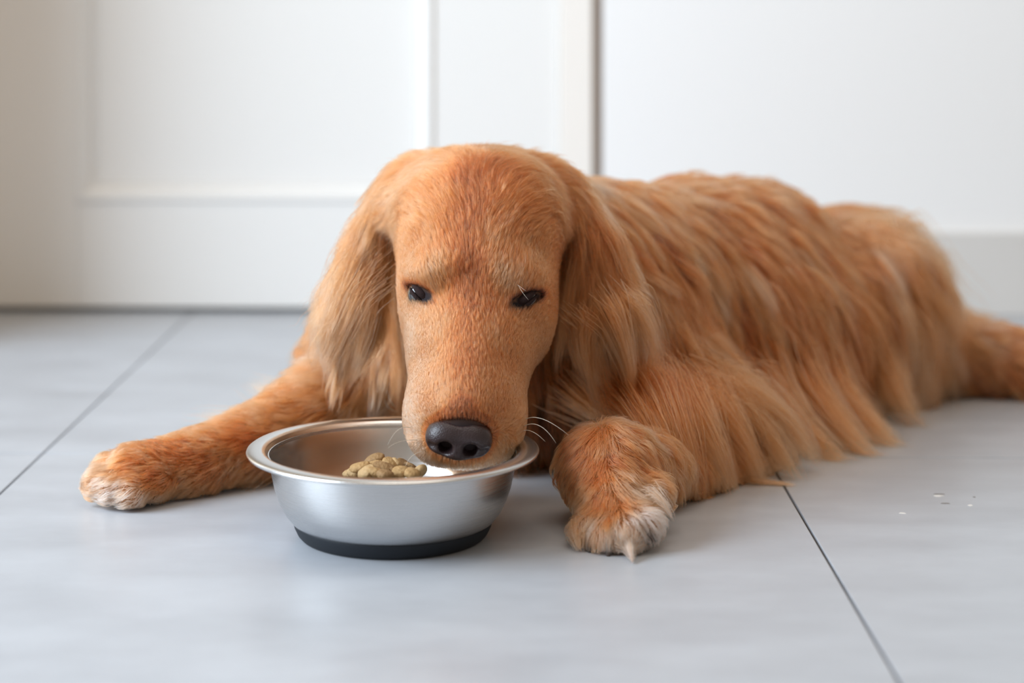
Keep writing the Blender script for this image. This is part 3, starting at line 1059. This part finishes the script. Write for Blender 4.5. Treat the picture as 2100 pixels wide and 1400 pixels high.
def tufts(rg, K):
    out, tn = [], []
    for cps, n_, r0, r1, tint in TUFTS.get(rg, []):
        c = [W(*q) for q in cps]
        t = np.linspace(0, 1, K)[:, None]
        mid = 2 * c[1] - .5 * c[0] - .5 * c[2]
        line = c[0] * (1 - t) ** 2 + 2 * mid * t * (1 - t) + c[2] * t ** 2
        o_ = rng.normal(0, 1, (n_, 1, 3)) * (r0 * (1 - t) + r1 * t)[None] * .6
        ln = rng.uniform(.7, 1.05, (n_, 1, 1))
        p = line[0] + (line[None] - line[0]) * ln + o_ + rng.normal(0, r1 * .3, (n_, K, 3)) * t[None] * .3
        s0 = samp(G, p[:, 0])
        n0 = norm(samp(GR, p[:, 0]))
        p[:, 0] -= n0 * (np.clip(s0, -.02, .010) + .001)[:, None]
        f = p.reshape(-1, 3)
        s_ = samp(G, f)
        f = f + norm(samp(GR, f)) * np.clip(.004 - s_, 0, .03)[:, None] * (np.tile(t[:, 0], n_) > .05)[:, None]
        f[:, 2] = np.maximum(f[:, 2], .0006 + .003 * rng.random(len(f)))
        out.append(f.reshape(n_, K, 3))
        if 'ear' in rg:
            tint = .34 + (tint - .34) * .6
        tn.append(tint + rng.normal(0, .05, n_))
    return (np.concatenate(out), np.concatenate(tn)) if out else None


def eye_dark(P):
    return np.clip(eye_mask(P), 0, 1)


labels = {'head_fur': 'short golden fur of the head', 'ear_fur': 'long silky fur of the ear at the left, tinted paler for the window light', 'ear_fur.001': 'long silky fur of the ear at the right',
          'coat': 'long wavy red golden coat', 'hind_leg_fur': 'long hanging fur of the hind leg', 'foreleg_fur': 'fur of the foreleg stretched to the left, pale toes', 'foreleg_fur.001': 'fur of the folded near foreleg, pale toes'}
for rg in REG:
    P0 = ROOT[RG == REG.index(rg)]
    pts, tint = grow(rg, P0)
    if rg == 'head_fur':
        d_ = eye_dark(P0)
        tint = tint * (1 - d_) - .05 * d_
        nd = np.clip((1.30 - np.linalg.norm((P0 - NOSE - np.array((.001, 0, .010))) / np.array([.010, .03, .016]), axis=1)) * 1.6, 0, .6)
        nd = np.maximum(nd, np.clip((1.12 - np.linalg.norm((P0 - NOSE) / np.array([.025, .03, .018]), axis=1)) * 8, 0, .55))
        tint = tint * (1 - nd) + .10 * nd
    ex = tufts(rg, pts.shape[1])
    if ex:
        pts = np.concatenate([pts, ex[0]])
        tint = np.concatenate([tint, ex[1]])
    N, K = pts.shape[:2]
    hc = bpy.data.hair_curves.new(rg.split('.')[0])
    hc.add_curves([K] * N)
    hc.attributes['position'].data.foreach_set('vector', pts.astype(np.float32).ravel())
    tt = np.linspace(0, 1, K)
    rad = RAD[rg] * (1 - .85 * tt ** 1.8)[None] * rng.uniform(.7, 1.3, N)[:, None]
    ra = hc.attributes.get('radius') or hc.attributes.new('radius', 'FLOAT', 'POINT')
    ra.data.foreach_set('value', rad.astype(np.float32).ravel())
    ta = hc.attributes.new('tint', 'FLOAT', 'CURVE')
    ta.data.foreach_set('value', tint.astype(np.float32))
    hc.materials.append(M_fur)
    o = bpy.data.objects.new(rg.split('.')[0], hc)
    C.objects.link(o)
    child(o)
    o['label'] = labels[rg]
    o['kind'] = 'stuff'
    print(rg, N, round(time.time() - T0, 1))

# ------------------------------------------------------------------ nose, eyes, lids, whiskers, claws
def small_sdf(fn, lo, hi, vx):
    dims = [int((b - a) / vx) for a, b in zip(lo, hi)]
    P = np.stack(np.meshgrid(*[lo[i] + vx * np.arange(dims[i]) for i in range(3)], indexing='ij'), -1)
    Vv, Ff = surface_nets(fn(P).astype(np.float32))
    return Vv * vx + np.array(lo), Ff


def smin(a, b_, k):
    h = np.maximum(k - np.abs(a - b_), 0) / k
    return np.minimum(a, b_) - h * h * k * .25


def e_(P, c, r):
    q = P - np.array(c)
    k0 = np.sqrt(((q / r) ** 2).sum(-1)) + 1e-9
    k1 = np.sqrt(((q / np.array(r) ** 2) ** 2).sum(-1)) + 1e-9
    return k0 * (k0 - 1) / k1


def c_(P, a, b_, ra, rb):
    a, b_ = np.array(a), np.array(b_)
    ab = b_ - a
    t = np.clip(((P - a) @ ab) / (ab @ ab), 0, 1)
    return np.sqrt(((P - a - t[..., None] * ab) ** 2).sum(-1)) - (ra + t * (rb - ra))


def nose_fn(P):
    """local frame: x right, y away from the lens, z up; metres"""
    d = e_(P, (0, .004, .0015), (.0190, .0135, .0130))
    d = smin(d, e_(P, (-.0125, .002, -.0015), (.0108, .0105, .0112)), .010)
    d = smin(d, e_(P, (.0125, .002, -.0015), (.0108, .0105, .0112)), .010)
    d = smin(d, e_(P, (0, .000, -.0085), (.010, .010, .0070)), .005)
    for s_ in (-1, 1):                                     # nostrils: round hole with a slit to the side
        h = c_(P, (s_ * .0095, -.0115, -.0066), (s_ * .0085, .003, -.0045), .0058, .0042)
        h = smin(h, c_(P, (s_ * .0105, -.010, -.0080), (s_ * .0195, -.0045, -.0058), .0032, .0020), .002)
        k = .003
        hh = np.maximum(k - np.abs(d + h), 0) / k
        d = np.maximum(d, -h) + hh * hh * k * .25
    tp = e_(P, (0, .000, .0175), (.0085, .014, .0055))
    hh = np.maximum(.004 - np.abs(d + tp), 0) / .004
    d = np.maximum(d, -tp) + hh * hh * .001
    gr_ = c_(P, (0, -.0125, -.0035), (0, -.0105, -.016), .0009, .0013)
    hh = np.maximum(.002 - np.abs(d + gr_), 0) / .002
    return np.maximum(d, -gr_) + hh * hh * .0005


NV, NF = small_sdf(nose_fn, (-.03, -.02, -.024), (.03, .024, .024), .0007)
nv2 = NV @ np.array(Matrix.Rotation(math.radians(6), 3, 'Y') @ Matrix.Rotation(math.radians(6), 3, 'X')).T
NC = W(941, 898, 1.355)
M_nose, n, l, b = mat('wet_nose_skin')
b.inputs['Base Color'].default_value = (0.026, 0.014, 0.015, 1)
b.inputs['Roughness'].default_value = 0.40
b.inputs['Specular IOR Level'].default_value = 0.45
b.inputs['Coat Weight'].default_value = 0.12
b.inputs['Coat Roughness'].default_value = 0.25
vo = n.new('ShaderNodeTexVoronoi')
vo.inputs['Scale'].default_value = 900
geo = n.new('ShaderNodeTexCoord')
l.new(geo.outputs['Object'], vo.inputs['Vector'])
bp = n.new('ShaderNodeBump')
bp.inputs['Strength'].default_value = 0.5
bp.inputs['Distance'].default_value = 0.0004
l.new(vo.outputs['Distance'], bp.inputs['Height'])
l.new(bp.outputs['Normal'], b.inputs['Normal'])
nose = link_mesh('nose', nv2 + NC, NF.tolist(), M_nose, None, True)
child(nose)
nose['label'] = 'moist dark brown nose with two nostrils'

M_eye, n, l, b = mat('dark_eye')
b.inputs['Base Color'].default_value = (0.012, 0.008, 0.007, 1)
b.inputs['Roughness'].default_value = 0.06
b.inputs['Coat Weight'].default_value = 1.0
b.inputs['Coat Roughness'].default_value = 0.03
M_lid = simple('dark_eyelid_skin', (0.030, 0.018, 0.017), 0.85, spec=0.1, bump=0.4, scale=900)


def surf_at(px, py):
    r_ = Vector(((px - CX) / F, 1, -(py - HY) / F))
    h_ = bvh.ray_cast(Vector(EYE0), r_)
    return (np.array(h_[0]), np.array(h_[1])) if h_[0] else (W(px, py, 1.43), np.array((0, -1., 0)))


def tube(name, pts, rads, m, nseg=8, parent=None):
    vv, ff = [], []
    pts = [np.array(p, float) for p in pts]
    for i, p in enumerate(pts):
        t = norm((pts[min(i + 1, len(pts) - 1)] - pts[max(i - 1, 0)])[None])[0]
        a = np.cross(t, (0, 1, 0.01))
        a /= np.linalg.norm(a) + 1e-9
        c = np.cross(t, a)
        for j in range(nseg):
            q = 2 * math.pi * j / nseg
            vv.append(p + rads[i] * (math.cos(q) * a + math.sin(q) * c))
    for i in range(len(pts) - 1):
        for j in range(nseg):
            k = (j + 1) % nseg
            ff.append((i * nseg + j, i * nseg + k, (i + 1) * nseg + k, (i + 1) * nseg + j))
    ff.append(tuple(range(nseg))[::-1])
    ff.append(tuple((len(pts) - 1) * nseg + j for j in range(nseg)))
    return link_mesh(name, vv, ff, m, parent, True)


for (px, py, Y, ang), upper, lower, wd in zip(EYES, (-1.0, -2.0), (4.0, 3.6), (25, 27)):
    hit, nr_ = surf_at(px, py)
    pz = hit[1] / F                                     # metres per pixel
    er = 0.0100
    ec = hit + np.array((0, er - 0.0006, 0))
    bm = bmesh.new()
    bmesh.ops.create_uvsphere(bm, u_segments=32, v_segments=20, radius=er)
    me_ = bpy.data.meshes.new('eye')
    for f in bm.faces:
        f.smooth = True
    bm.to_mesh(me_)
    bm.free()
    me_.materials.append(M_eye)
    eo = bpy.data.objects.new('eye', me_)
    C.objects.link(eo)
    eo.location = ec
    child(eo)
    t_ = math.radians(ang)
    ca_, sa_ = math.cos(t_), math.sin(t_)

    def onball(u, v, lift_=0.0):
        x_ = (u * ca_ - v * sa_) * pz
        z_ = -(u * sa_ + v * ca_) * pz
        rr_ = er + lift_
        yy = math.sqrt(max(rr_ * rr_ - x_ * x_ - z_ * z_, 0.00001))
        return ec + np.array((x_, -yy, z_))
    for nm_, sg, hgt, thick in (('upper_eyelid', -1, upper, .0036), ('lower_eyelid', 1, lower, .0018)):
        pts_ = []
        rd_ = []
        for i in range(15):
            q = -1 + 2 * i / 14
            pts_.append(onball(q * wd, sg * (hgt * (1 - q * q) + thick / pz * .75), .0002))
            rd_.append(thick * (0.45 + 0.55 * (1 - q * q)))
        lo = tube(nm_, pts_, rd_, M_lid, 10)
        child(lo)

M_whisk = simple('pale_whisker', (0.75, 0.66, 0.56), 0.35)
for (a0_, a1_, a2_, dy_) in (((822, 838), (805, 828), (793, 800), -.012), ((828, 848), (800, 838), (790, 822), -.016), ((845, 878), (818, 880), (795, 912), -.02), ((858, 902), (822, 905), (796, 918), -.02),
                             ((868, 925), (845, 935), (832, 955), -.015), ((1072, 863), (1110, 858), (1166, 892), -.02), ((1070, 876), (1105, 872), (1140, 908), -.02), ((1068, 885), (1090, 884), (1118, 905), -.015),
                             ((1066, 915), (1090, 912), (1112, 921), -.012), ((1062, 583), (1072, 600), (1084, 615), -.008), ((1060, 583), (1067, 588), (1079, 597), -.01)):
    h0, _ = surf_at(*a0_)
    Y0 = h0[1]
    P0_, P1_, P2_ = h0, W(a1_[0], a1_[1], Y0 + dy_), W(a2_[0], a2_[1], Y0 + dy_ * 1.5)
    pts_ = [P0_ * (1 - t) ** 2 + 2 * (2 * P1_ - .5 * P0_ - .5 * P2_) * t * (1 - t) + P2_ * t * t for t in np.linspace(0, 1, 12)]
    wk = tube('whisker', pts_, list(np.linspace(1, .3, 12) * (.00024 if a0_[1] > 700 else .00011)), M_whisk, 5)
    child(wk)

M_claw = simple('dark_horn', (0.055, 0.035, 0.028), 0.4, bump=.2, scale=300)
M_pad = simple('dark_pad_skin', (0.05, 0.028, 0.024), 0.6, bump=.6, scale=700)
for (px, py, Y, dx, dy_) in ((196, 1012, 1.448, -1, .35), (230, 1028, 1.440, -.8, .6), (262, 1033, 1.440, -.6, .8), (1212, 1122, 1.329, -.1, 1), (1247, 1132, 1.320, 0, 1), (1300, 1126, 1.320, .1, 1), (1333, 1104, 1.328, .2, 1)):
    p = W(px, py, Y)
    p[2] = max(p[2], .0035)
    d = norm(np.array([[dx, -.25, -dy_ * .55]]))[0] * .0065
    pts_ = [p - d * .8, p - d * .2, p + d * .35, p + d * .75, p + d]
    pts_[-1][2] = max(pts_[-1][2], .001)
    child(tube('claw', pts_, [.0022, .0022, .0017, .0010, .0003], M_claw, 8))
bm = bmesh.new()
bmesh.ops.create_icosphere(bm, subdivisions=3, radius=1)
for v_ in bm.verts:
    x, y, z = v_.co
    v_.co = Vector((x * .0085, y * .006, z * .0062 * (1 - .25 * x)))
for f in bm.faces:
    f.smooth = True
me_ = bpy.data.meshes.new('toe_pad')
bm.to_mesh(me_)
bm.free()
me_.materials.append(M_pad)
po = bpy.data.objects.new('toe_pad', me_)
C.objects.link(po)
po.location = W(1326, 1099, 1.328)
po.rotation_euler = (0, .5, .2)
child(po)
print('done', time.time() - T0)
#DOG_END
